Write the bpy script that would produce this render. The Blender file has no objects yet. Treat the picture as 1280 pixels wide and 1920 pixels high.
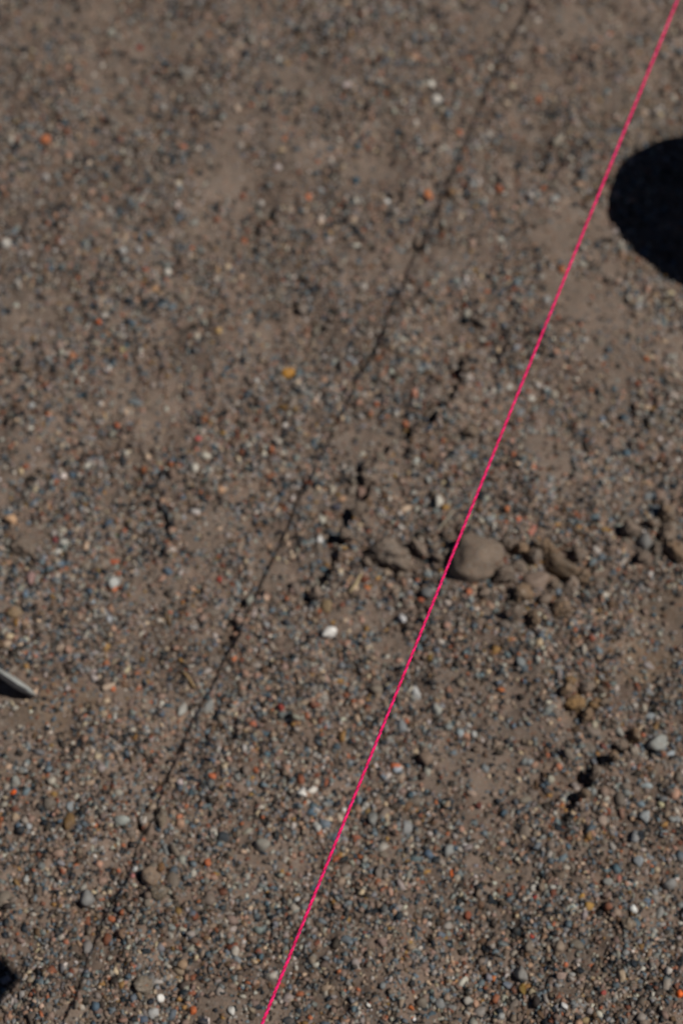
import bpy, bmesh, math, random
import numpy as np
from mathutils import Vector, Matrix, Quaternion

sc = bpy.context.scene
COL = sc.collection
random.seed(7)
R = np.random.default_rng(11)

# ------------------------------------------------------------------ camera, sky, sun, exposure
H, PITCH = 1.307, math.radians(55.0)          # camera height above the ground, angle below the horizon
FPX = 85.0 / 36.0 * 1920.0                    # focal length in photograph pixels
STRING_Z = 0.190
cam = bpy.data.cameras.new('camera')
cam.lens = 85.0
cam.sensor_fit = 'VERTICAL'
cam.sensor_height = 36.0
cam.sensor_width = 24.0
cam.clip_start, cam.clip_end = 0.02, 200.0
cam.dof.use_dof = True
cam.dof.focus_distance = 1.262
cam.dof.aperture_fstop = 6.4
camo = bpy.data.objects.new('camera', cam)
COL.objects.link(camo)
camo.location = (0, 0, H)
camo.rotation_euler = (math.pi / 2 - PITCH, 0, 0)
sc.camera = camo

SUN_EL = math.radians(53.0)
SUN_AZ = Vector((0.975, -0.222, 0)).normalized()      # where the sun stands, seen from above
SUN = Vector((SUN_AZ.x * math.cos(SUN_EL), SUN_AZ.y * math.cos(SUN_EL), math.sin(SUN_EL)))
world = bpy.data.worlds.new('World')
sc.world = world
world.use_nodes = True
wn = world.node_tree
sky = wn.nodes.new('ShaderNodeTexSky')
sky.sky_type = 'NISHITA'
sky.sun_disc = False
sky.sun_elevation = SUN_EL
sky.sun_rotation = math.atan2(SUN_AZ.x, SUN_AZ.y)
bg = wn.nodes['Background']
wn.links.new(sky.outputs[0], bg.inputs[0])
bg.inputs[1].default_value = 0.05
sky.altitude = 4000.0            # thin, clean air: a deep sky and dark shadows
sky.air_density = 0.6
sky.dust_density = 0.1
sun = bpy.data.lights.new('sun', 'SUN')
sun.energy = 5.0
sun.angle = math.radians(0.36)
sun.color = (1.0, 0.955, 0.89)
suno = bpy.data.objects.new('sun', sun)
COL.objects.link(suno)
suno.location = SUN * 5
suno.rotation_euler = (-SUN).to_track_quat('-Z', 'Y').to_euler()
vs = sc.view_settings
vs.view_transform = 'Standard'
vs.look = 'None'
vs.exposure = -0.43
vs.gamma = 1.0
vs.use_curve_mapping = False

# ------------------------------------------------------------------ helpers
def to_ground(x, y):
    """photograph pixel -> place on the ground plane, and its depth from the camera"""
    k, v = (x - 640.0) / FPX, (y - 960.0) / FPX
    d = H / (math.sin(PITCH) + v * math.cos(PITCH))
    return k * d, d * (math.cos(PITCH) - v * math.sin(PITCH)), d

def to_pixel(X, Y, Z=0.0):
    fwd = Y * math.cos(PITCH) + (H - Z) * math.sin(PITCH)
    up = Y * math.sin(PITCH) - (H - Z) * math.cos(PITCH)
    return 640.0 + FPX * X / fwd, 960.0 - FPX * up / fwd

def lin(c):
    """8-bit sRGB -> linear"""
    return tuple((v / 255 / 12.92) if v <= 10 else ((v / 255 + 0.055) / 1.055) ** 2.4 for v in c)

_perm = R.random((256, 256))
def vnoise(x, y, s, o=0):
    """value noise with cells of size s metres"""
    x = np.asarray(x, float) / s + 17.3 * o + 900.0
    y = np.asarray(y, float) / s + 31.7 * o + 900.0
    i, j = np.floor(x).astype(int), np.floor(y).astype(int)
    fx, fy = x - i, y - j
    fx = fx * fx * fx * (fx * (6 * fx - 15) + 10); fy = fy * fy * fy * (fy * (6 * fy - 15) + 10)
    a = _perm[i & 255, j & 255]; b = _perm[(i + 1) & 255, j & 255]
    c = _perm[i & 255, (j + 1) & 255]; d = _perm[(i + 1) & 255, (j + 1) & 255]
    return (a * (1 - fx) + b * fx) * (1 - fy) + (c * (1 - fx) + d * fx) * fy

def sstep(a, b, x):
    t = np.clip((x - a) / (b - a), 0, 1)
    return t * t * (3 - 2 * t)

# small scarps in the ground: the right side stands higher, its edge is shaded (points in photograph pixels)
SCARPS = [
    ([(908, 640), (890, 665), (845, 755), (800, 800), (705, 865), (668, 950), (640, 1040), (612, 1095), (555, 1150)], 0.0076),
    ([(1218, 1352), (1172, 1405), (1100, 1470), (1062, 1508)], 0.0085),
    ([(525, 385), (490, 440), (507, 505)], 0.0055),
    ([(735, 190), (690, 215), (600, 245)], 0.0048),
    ([(300, 880), (322, 1020)], 0.0042),
    ([(280, 1500), (262, 1560)], 0.0045),
    ([(1215, 780), (1190, 850)], 0.0040),
    ([(455, 1120), (430, 1215)], 0.0045),
]
SC_W = [([to_ground(*p)[:2] for p in pts], a) for pts, a in SCARPS]
# smooth drifts of fine silt (photograph pixels, radii)
SILT = [(565, 165, 75, 45), (255, 205, 60, 40), (395, 440, 50, 50), (60, 600, 80, 60), (700, 825, 75, 45), (1060, 440, 60, 80), (1075, 560, 80, 60),
        (870, 1440, 100, 55), (1230, 1180, 75, 60), (1215, 1245, 85, 40), (60, 1010, 45, 30), (190, 1300, 60, 30), (60, 1345, 80, 28), (915, 40, 90, 30),
        (1030, 870, 40, 80), (390, 1000, 50, 45), (280, 760, 40, 40), (230, 720, 35, 35), (1060, 60, 110, 50), (700, 330, 60, 30), (560, 290, 60, 40),
        (1130, 620, 60, 120), (420, 330, 60, 60), (300, 80, 90, 40), (500, 1050, 45, 50), (930, 1620, 60, 40)]
SILT_W = []
for (px, py, rx, ry) in SILT:
    X, Y, d = to_ground(px, py)
    SILT_W.append((X, Y, rx * d / FPX, ry * d * d / (FPX * H)))

def silt_mask(x, y):
    x = np.asarray(x, float); y = np.asarray(y, float)
    m = np.zeros_like(x)
    wob = (vnoise(x, y, .012, 5) - .5) * .9 + (vnoise(x, y, .005, 6) - .5) * .5
    for (X, Y, a, b) in SILT_W:
        r = np.sqrt(((x - X) / a) ** 2 + ((y - Y) / b) ** 2) + wob
        m = np.maximum(m, 1 - sstep(.55, 1.25, r))
    big = sstep(.58, .8, vnoise(x, y, .05, 8) * .6 + vnoise(x, y, .021, 9) * .4)
    return np.maximum(m, big * .8)

def height(x, y):
    x = np.asarray(x, float); y = np.asarray(y, float)
    out = np.maximum(np.maximum(np.abs(x) - .30, np.maximum(.52 - y, y - 1.43)), 0)
    near, fine = np.exp(-out / .8), np.exp(-out / .10)      # finer relief only where the sheet is fine
    z = (vnoise(x, y, .16, 1) - .5) * .012 + (vnoise(x, y, .06, 2) - .5) * .011
    sm = (1 - .7 * silt_mask(x, y)) * fine
    z = z + (vnoise(x, y, .024, 3) - .5) * .0052 * fine
    z = z + ((vnoise(x, y, .0085, 4) - .5) * .0032 + (vnoise(x, y, .0042, 7) - .5) * .0020) * sm
    z = z * near + (vnoise(x, y, 3.0, 10) - .5) * .25 * (1 - np.exp(-np.maximum(np.hypot(x, y - .9) - 1.5, 0) / 4))
    wob = (vnoise(x, y, .011, 12) - .5) * .010 + (vnoise(x, y, .004, 13) - .5) * .005
    for pts, amp in SC_W:
        best = np.full(x.shape, 1e9); side = np.zeros(x.shape); tpar = np.zeros(x.shape)
        n = len(pts) - 1
        for i in range(n):
            ax, ay = pts[i]; bx, by = pts[i + 1]
            dx, dy = bx - ax, by - ay
            L2 = dx * dx + dy * dy
            t = np.clip(((x - ax) * dx + (y - ay) * dy) / L2, 0, 1)
            ddx, ddy = x - (ax + t * dx), y - (ay + t * dy)
            dist = np.hypot(ddx, ddy)
            s = np.where(-dy * ddx + dx * ddy > 0, 1.0, -1.0)     # + = to the right in the picture
            upd = dist < best
            best = np.where(upd, dist, best); side = np.where(upd, s, side); tpar = np.where(upd, (i + t) / n, tpar)
        sd = best * side + wob
        win = np.clip(np.minimum(tpar, 1 - tpar) * 9, 0, 1)
        brk = .55 + .65 * vnoise(x, y, .0075, 14)
        z = z + amp * win * brk * sstep(-.0009, .0009, sd) * np.exp(-np.maximum(sd, 0) / .011)
        z = z - amp * .5 * win * brk * (1 - sstep(-.0009, .0009, sd)) * np.exp(-np.maximum(-sd, 0) / .006)
    return z

def hz(x, y):
    return float(height(np.array([x]), np.array([y]))[0])

def link(name, mesh, mat=None, parent=None):
    o = bpy.data.objects.new(name, mesh)
    COL.objects.link(o)
    if mat is not None and len(mesh.materials) == 0:
        mesh.materials.append(mat)
    if parent is not None:
        o.parent = parent
    return o

def tag(o, label=None, cat=None, group=None, kind=None):
    if label: o['label'] = label
    if cat: o['category'] = cat
    if group: o['group'] = group
    if kind: o['kind'] = kind
    return o

def mesh_np(name, v, f, nside, smooth=True, col=None):
    """numpy arrays -> mesh; every face has nside corners"""
    me = bpy.data.meshes.new(name)
    me.vertices.add(len(v)); me.vertices.foreach_set('co', np.ascontiguousarray(v, dtype=np.float32).ravel())
    nf = len(f)
    me.loops.add(nf * nside); me.loops.foreach_set('vertex_index', np.ascontiguousarray(f, dtype=np.int32).ravel())
    me.polygons.add(nf)
    me.polygons.foreach_set('loop_start', np.arange(nf, dtype=np.int32) * nside)
    if smooth:
        me.polygons.foreach_set('use_smooth', np.ones(nf, dtype=bool))
    if col is not None:
        at = me.color_attributes.new('tint', 'FLOAT_COLOR', 'POINT')
        c = np.ones((len(v), 4), dtype=np.float32); c[:, :3] = col
        at.data.foreach_set('color', c.ravel())
    me.update(calc_edges=True)
    return me

# ------------------------------------------------------------------ materials
def new_mat(name):
    m = bpy.data.materials.new(name)
    m.use_nodes = True
    nt = m.node_tree
    b = nt.nodes['Principled BSDF']
    return m, nt, b

def node(nt, typ, **kw):
    n = nt.nodes.new(typ)
    for k, v in kw.items():
        setattr(n, k, v)
    return n

def mix_col(nt, blend, fac, a, b):
    n = nt.nodes.new('ShaderNodeMix')
    n.data_type = 'RGBA'; n.blend_type = blend
    for sock, val in ((n.inputs[0], fac), (n.inputs[6], a), (n.inputs[7], b)):
        if isinstance(val, bpy.types.NodeSocket):
            nt.links.new(val, sock)
        elif isinstance(val, (int, float)):
            sock.default_value = val
        else:
            sock.default_value = (*val, 1)
    return n.outputs[2]

def ramp(nt, src, stops, interp='LINEAR'):
    n = nt.nodes.new('ShaderNodeValToRGB')
    n.color_ramp.interpolation = interp
    e = n.color_ramp.elements
    while len(e) < len(stops):
        e.new(0.5)
    for el, (p, c) in zip(e, stops):
        el.position = p
        el.color = (*c, 1) if len(c) == 3 else c
    nt.links.new(src, n.inputs[0])
    return n.outputs[0]

def tex_noise(nt, vec, scale, detail=2.0, rough=.5):
    n = nt.nodes.new('ShaderNodeTexNoise')
    n.inputs['Scale'].default_value = scale
    n.inputs['Detail'].default_value = detail
    n.inputs['Roughness'].default_value = rough
    nt.links.new(vec, n.inputs['Vector'])
    return n

G = lambda v: (v, v, v)

# palette: albedo (linear) of the grains; extra near-black ones paint shade into the gaps
PAL = [
    ((.205, .152, .117), 27), ((.150, .112, .088), 14), ((.225, .208, .186), 15), ((.160, .176, .176), 14), ((.098, .130, .150), 12),
    ((.012, .018, .024), 19), ((.036, .029, .023), 12), ((.330, .312, .275), 11), ((.370, .290, .205), 6), ((.290, .180, .125), 7),
    ((.310, .105, .048), 1.9), ((.160, .058, .032), 3.4), ((.240, .140, .045), 1.7), ((.480, .455, .410), 1.2), ((.060, .096, .125), 5), ((.10, .060, .034), 4),
]
PALC = np.array([p[0] for p in PAL]) * np.array([1.05, 1.01, .995]); PALW = np.array([p[1] for p in PAL], float); PALW /= PALW.sum()

def soil_nodes(nt, b, base):
    """fine sand and silt: speckle of tiny grains over the base colour, with relief"""
    tc = node(nt, 'ShaderNodeNewGeometry').outputs['Position']
    vo = node(nt, 'ShaderNodeTexVoronoi', feature='F1')
    vo.inputs['Scale'].default_value = 780
    nt.links.new(tc, vo.inputs['Vector'])
    sep = node(nt, 'ShaderNodeSeparateColor')
    nt.links.new(vo.outputs['Color'], sep.inputs[0])
    grains = ramp(nt, sep.outputs[0], [(0, (.040, .042, .044)), (.09, (.085, .070, .058)), (.20, (.165, .132, .105)), (.50, (.140, .115, .095)), (.62, (.130, .135, .135)),
                                      (.74, (.200, .180, .150)), (.86, (.165, .110, .075)), (.945, (.260, .100, .045)), (.965, (.34, .31, .27))], 'CONSTANT')
    n1 = tex_noise(nt, tc, 160, 3)
    f = ramp(nt, n1.outputs[0], [(.40, G(.16)), (.66, G(.62))])
    c = mix_col(nt, 'MIX', f, base, grains)
    n2 = tex_noise(nt, tc, 34, 4, .6)
    c = mix_col(nt, 'MULTIPLY', 1.0, c, ramp(nt, n2.outputs[0], [(.3, (.84, .82, .80)), (.7, (1.13, 1.11, 1.10))]))
    nt.links.new(c, b.inputs['Base Color'])
    b.inputs['Roughness'].default_value = .95
    b.inputs['Specular IOR Level'].default_value = .12
    n3 = tex_noise(nt, tc, 620, 4, .65)
    bp = node(nt, 'ShaderNodeBump'); bp.inputs['Strength'].default_value = .55; bp.inputs['Distance'].default_value = .0009
    nt.links.new(n3.outputs[0], bp.inputs['Height'])
    bp2 = node(nt, 'ShaderNodeBump'); bp2.inputs['Strength'].default_value = .5; bp2.inputs['Distance'].default_value = .0008; bp2.invert = True
    nt.links.new(vo.outputs['Distance'], bp2.inputs['Height'])
    nt.links.new(bp.outputs[0], bp2.inputs['Normal'])
    nt.links.new(bp2.outputs[0], b.inputs['Normal'])

m_ground, nt, b = new_mat('sandy_ground')
at = node(nt, 'ShaderNodeAttribute', attribute_name='tint')
soil_nodes(nt, b, at.outputs['Color'])

m_clod, nt, b = new_mat('earth_clod')
oi = node(nt, 'ShaderNodeObjectInfo')
soil_nodes(nt, b, oi.outputs['Color'])

def stone_mat(name, colour_from, spec=.35):
    m, nt, b = new_mat(name)
    if colour_from == 'object':
        c0 = node(nt, 'ShaderNodeObjectInfo').outputs['Color']
    else:
        c0 = node(nt, 'ShaderNodeAttribute', attribute_name='tint').outputs['Color']
    tc = node(nt, 'ShaderNodeNewGeometry').outputs['Position']
    n = tex_noise(nt, tc, 520, 4, .65)
    c = mix_col(nt, 'MULTIPLY', 1.0, c0, ramp(nt, n.outputs[0], [(.28, G(.72)), (.72, G(1.25))]))
    d = tex_noise(nt, tc, 260, 3)
    c = mix_col(nt, 'MIX', ramp(nt, d.outputs[0], [(.50, G(0)), (.74, G(.55))]), c, (.165, .126, .099))   # dust that clings
    nt.links.new(c, b.inputs['Base Color'])
    b.inputs['Roughness'].default_value = .72
    b.inputs['Specular IOR Level'].default_value = spec
    bp = node(nt, 'ShaderNodeBump'); bp.inputs['Strength'].default_value = .35; bp.inputs['Distance'].default_value = .0006
    nt.links.new(n.outputs[0], bp.inputs['Height']); nt.links.new(bp.outputs[0], b.inputs['Normal'])
    return m
m_pebble = stone_mat('pebble_stone', 'object')
m_gravel = stone_mat('gravel_grain', 'attr', .3)

m_string, nt, b = new_mat('pink_twine')
tc = node(nt, 'ShaderNodeTexCoord').outputs['Object']
mp = node(nt, 'ShaderNodeMapping'); mp.inputs['Scale'].default_value = (.16, 1, 1)
nt.links.new(tc, mp.inputs[0])
n = tex_noise(nt, mp.outputs[0], 5200, 3)                      # fibres
c = ramp(nt, n.outputs[0], [(.32, (.66, .0004, .075)), (.52, (.95, .001, .13)), (.72, (1.0, .02, .22))])
n9 = tex_noise(nt, tc, 45, 3)                                   # grime here and there
c = mix_col(nt, 'MULTIPLY', 1.0, c, ramp(nt, n9.outputs[0], [(.32, (.80, .75, .75)), (.55, (1, 1, 1))]))
c = mix_col(nt, 'MULTIPLY', 1.0, c, node(nt, 'ShaderNodeObjectInfo').outputs['Color'])
nt.links.new(c, b.inputs['Base Color'])
b.inputs['Roughness'].default_value = .55
b.inputs['Specular IOR Level'].default_value = .3
b.inputs['Sheen Weight'].default_value = .06
b.inputs['Sheen Tint'].default_value = (1, .35, .5, 1)

m_wood, nt, b = new_mat('weathered_wood')
tc = node(nt, 'ShaderNodeTexCoord').outputs['Object']
mp = node(nt, 'ShaderNodeMapping'); mp.inputs['Scale'].default_value = (1, 1, .06)
nt.links.new(tc, mp.inputs[0])
n = tex_noise(nt, mp.outputs[0], 160, 5, .6)
nt.links.new(ramp(nt, n.outputs[0], [(.3, (.20, .125, .065)), (.7, (.42, .29, .16))]), b.inputs['Base Color'])
b.inputs['Roughness'].default_value = .7
m_steel, nt, b = new_mat('worn_steel')
tc = node(nt, 'ShaderNodeTexCoord').outputs['Object']
n = tex_noise(nt, tc, 30, 5, .6)
nt.links.new(ramp(nt, n.outputs[0], [(.35, (.10, .06, .04)), (.6, (.28, .28, .28))]), b.inputs['Base Color'])
b.inputs['Metallic'].default_value = .7; b.inputs['Roughness'].default_value = .5
m_straw, nt, b = new_mat('dry_straw')
nt.links.new(node(nt, 'ShaderNodeObjectInfo').outputs['Color'], b.inputs['Base Color'])
b.inputs['Roughness'].default_value = .8

# ------------------------------------------------------------------ ground
def axis(lo, hi, step, far):
    a = list(np.arange(lo, hi, step))
    s, x = step, a[-1]
    up = []
    while x < far:
        s *= 1.16; x += s; up.append(x)
    s, x = step, a[0]
    dn = []
    while x > -far:
        s *= 1.16; x -= s; dn.append(x)
    return np.array(dn[::-1] + a + up)
gx = axis(-.30, .30, .0013, 60); gy = axis(.52, 1.43, .0015, 60)
XX, YY = np.meshgrid(gx, gy)
ZZ = height(XX, YY)
nx, ny = len(gx), len(gy)
idx = np.arange(nx * ny).reshape(ny, nx)
F = np.stack([idx[:-1, :-1], idx[:-1, 1:], idx[1:, 1:], idx[1:, :-1]], -1).reshape(-1, 4)
xf, yf = XX.ravel(), YY.ravel()
t = sstep(.2, .8, vnoise(xf, yf, .05, 20) * .55 + vnoise(xf, yf, .016, 21) * .45)[:, None]
t = .5 + (t - .5) * np.exp(-np.maximum(np.maximum(np.abs(xf) - .30, np.maximum(.52 - yf, yf - 1.43)), 0) / .15)[:, None]
soil = np.array([.122, .088, .069]) * (1 - t) + np.array([.230, .167, .131]) * t
sm_ = (silt_mask(xf, yf) * np.exp(-np.maximum(np.maximum(np.abs(xf) - .30, np.maximum(.52 - yf, yf - 1.43)), 0) / .15))[:, None] * .75
soil = soil * (1 - sm_) + np.array([.208, .160, .128]) * sm_
def soil_patch(px, py, rx, ry, c, k):
    X, Y, d = to_ground(px, py)
    a, bb = rx * d / FPX, ry * d * d / (FPX * H)
    r = np.sqrt(((xf - X) / a) ** 2 + ((yf - Y) / bb) ** 2) + (vnoise(xf, yf, .01, 22) - .5)
    w = (k * (1 - sstep(.4, 1.2, r)))[:, None]
    soil[:] = soil * (1 - w) + np.array(c) * w
for s_ in [(1215, 1235, 95, 60, (.175, .118, .075), .8), (1240, 1140, 60, 50, (.15, .105, .07), .6), (130, 1320, 110, 35, (.17, .112, .07), .75), (1090, 1310, 60, 45, (.16, .105, .055), .6),
           (40, 1340, 70, 30, (.17, .125, .09), .6), (1200, 250, 140, 100, (.135, .115, .09), .6), (170, 1420, 60, 40, (.16, .11, .07), .5), (510, 470, 40, 50, (.09, .07, .055), .6)]:  # the last one darkens the soil in the upper hollow
    soil_patch(*s_)
ground = link('ground', mesh_np('ground', np.stack([xf, yf, ZZ.ravel()], 1), F, 4, True, soil), m_ground)
tag(ground, 'taupe sandy ground strewn with fine gravel', None, None, 'structure')

# ------------------------------------------------------------------ stone shapes
def ico(level):
    bm = bmesh.new()
    bmesh.ops.create_icosphere(bm, subdivisions=level, radius=1.0)
    v = np.array([p.co[:] for p in bm.verts]); f = np.array([[q.index for q in p.verts] for p in bm.faces])
    bm.free()
    return v, f
ICO = {k: ico(k) for k in (1, 2, 3, 4)}

def stone_shape(level, seed, facets=9, sharp=10.0, rough=.06, lo=.62, hi=1.0, block=2.0):
    """unit stone: a ball cut by random planes (soft edges), with a rough skin"""
    r_ = np.random.default_rng(seed)
    v, f = ICO[level]
    n = r_.normal(size=(facets, 3)); n /= np.linalg.norm(n, axis=1)[:, None]
    o = r_.uniform(lo, hi, facets)
    q = (v @ n.T) / o                           # 1/r of each plane
    q = np.maximum(q, 1e-3)
    ball = (np.hypot(v[:, 0], v[:, 1]) ** block + np.abs(v[:, 2]) ** block) ** (1 / block)
    inv = (np.sum(q ** sharp, 1) + ball ** sharp) ** (1 / sharp)
    r = 1.0 / inv
    for k in range(3):
        fr = r_.normal(size=3) * (2.2 + 2.2 * k)
        g = r_.normal(size=3) * (2.2 + 2.2 * k)
        r = r * (1 + rough / (k + 1) * np.sin(v @ fr + r_.uniform(0, 6)) * np.cos(v @ g + r_.uniform(0, 6)))
    p = v * r[:, None]
    p -= (p.max(0) + p.min(0)) / 2
    p /= (p.max(0) - p.min(0)) / 2
    return p, f

MESHES = {}
def stone_mesh(kind, seed):
    key = (kind, seed)
    if key not in MESHES:
        if kind == 'round':
            p, f = stone_shape(3, seed, 9, 12, .07, .60, 1.0, 2.4)
        elif kind == 'angular':
            p, f = stone_shape(3, seed, 10, 26, .05, .48, .95, 3)
        elif kind == 'clod':
            p, f = stone_shape(4, seed, 11, 16, .12, .55, 1.0, 3.5)
            r_ = np.random.default_rng(seed + 99)
            for k in range(6):
                a = r_.normal(size=3) * (5 + 3.5 * k); c_ = r_.normal(size=3) * (5 + 3.5 * k)
                p = p * (1 + .085 * np.sin(p @ a + r_.uniform(0, 6)) * np.cos(p @ c_))[:, None]
        elif kind == 'flat':
            p, f = stone_shape(4, seed, 12, 22, .07, .78, 1.05, 3.6)
        MESHES[key] = mesh_np('pebble_shape', p, f, 3, True)
    return MESHES[key]

STONES = []      # (object, pixel, colour word, has own label)
PLACED = []      # pixel, radius
def put_stone(name, px, py, w, h, rot, rgb, kind, seed, tall=.62, sink=.36, tilt=(0, 0), mat=None):
    X, Y, d = to_ground(px, py)
    coc = 4.5 + 10.0 * (1920 - py) / 1920
    w, h = max(w - .42 * coc, w * .62), max(h - .42 * coc, h * .62)
    if max(w, h) < 48:
        w, h = w * .93, h * .93
    sx = w * d / FPX / 2
    sy = h * d / FPX / 2 / .88
    hh = min(sx, sy) * tall * 1.2
    o = link(name, stone_mesh(kind, seed))
    if mat is None:
        mat = m_clod if kind in ('clod', 'flat') or name == 'earth_clod' else m_pebble
    if len(o.data.materials) == 0:
        o.data.materials.append(mat)
    o.material_slots[0].link = 'OBJECT'
    o.material_slots[0].material = mat
    o.location = (X, Y, hz(X, Y) + hh * (1 - 2 * sink))
    o.scale = (sx, sy, hh)
    o.rotation_euler = (math.radians(tilt[0]), math.radians(tilt[1]), math.radians(rot))
    if mat is m_clod:
        rgb = tuple(min(c * 1.25, 1) for c in rgb)
    o.color = (*rgb, 1)
    PLACED.append((px, py, max(w, h) / 2))
    return o

WHITE = (.62, .59, .54); CREAM = (.42, .36, .28); PALE = (.27, .265, .245); GREY = (.155, .155, .148); BLUE = (.10, .118, .132)
SLATE = (.024, .030, .036); TAUPE = (.150, .120, .096); TAN = (.21, .150, .100); PINK = (.30, .185, .135); PEACH = (.42, .25, .15)
ORANGE = (.46, .125, .045); VIVID = (.70, .12, .02); RUST = (.20, .055, .026); RED = (.26, .045, .030); OCHRE = (.34, .165, .030); BROWN = (.085, .050, .026); DARK = (.035, .028, .022)

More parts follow.
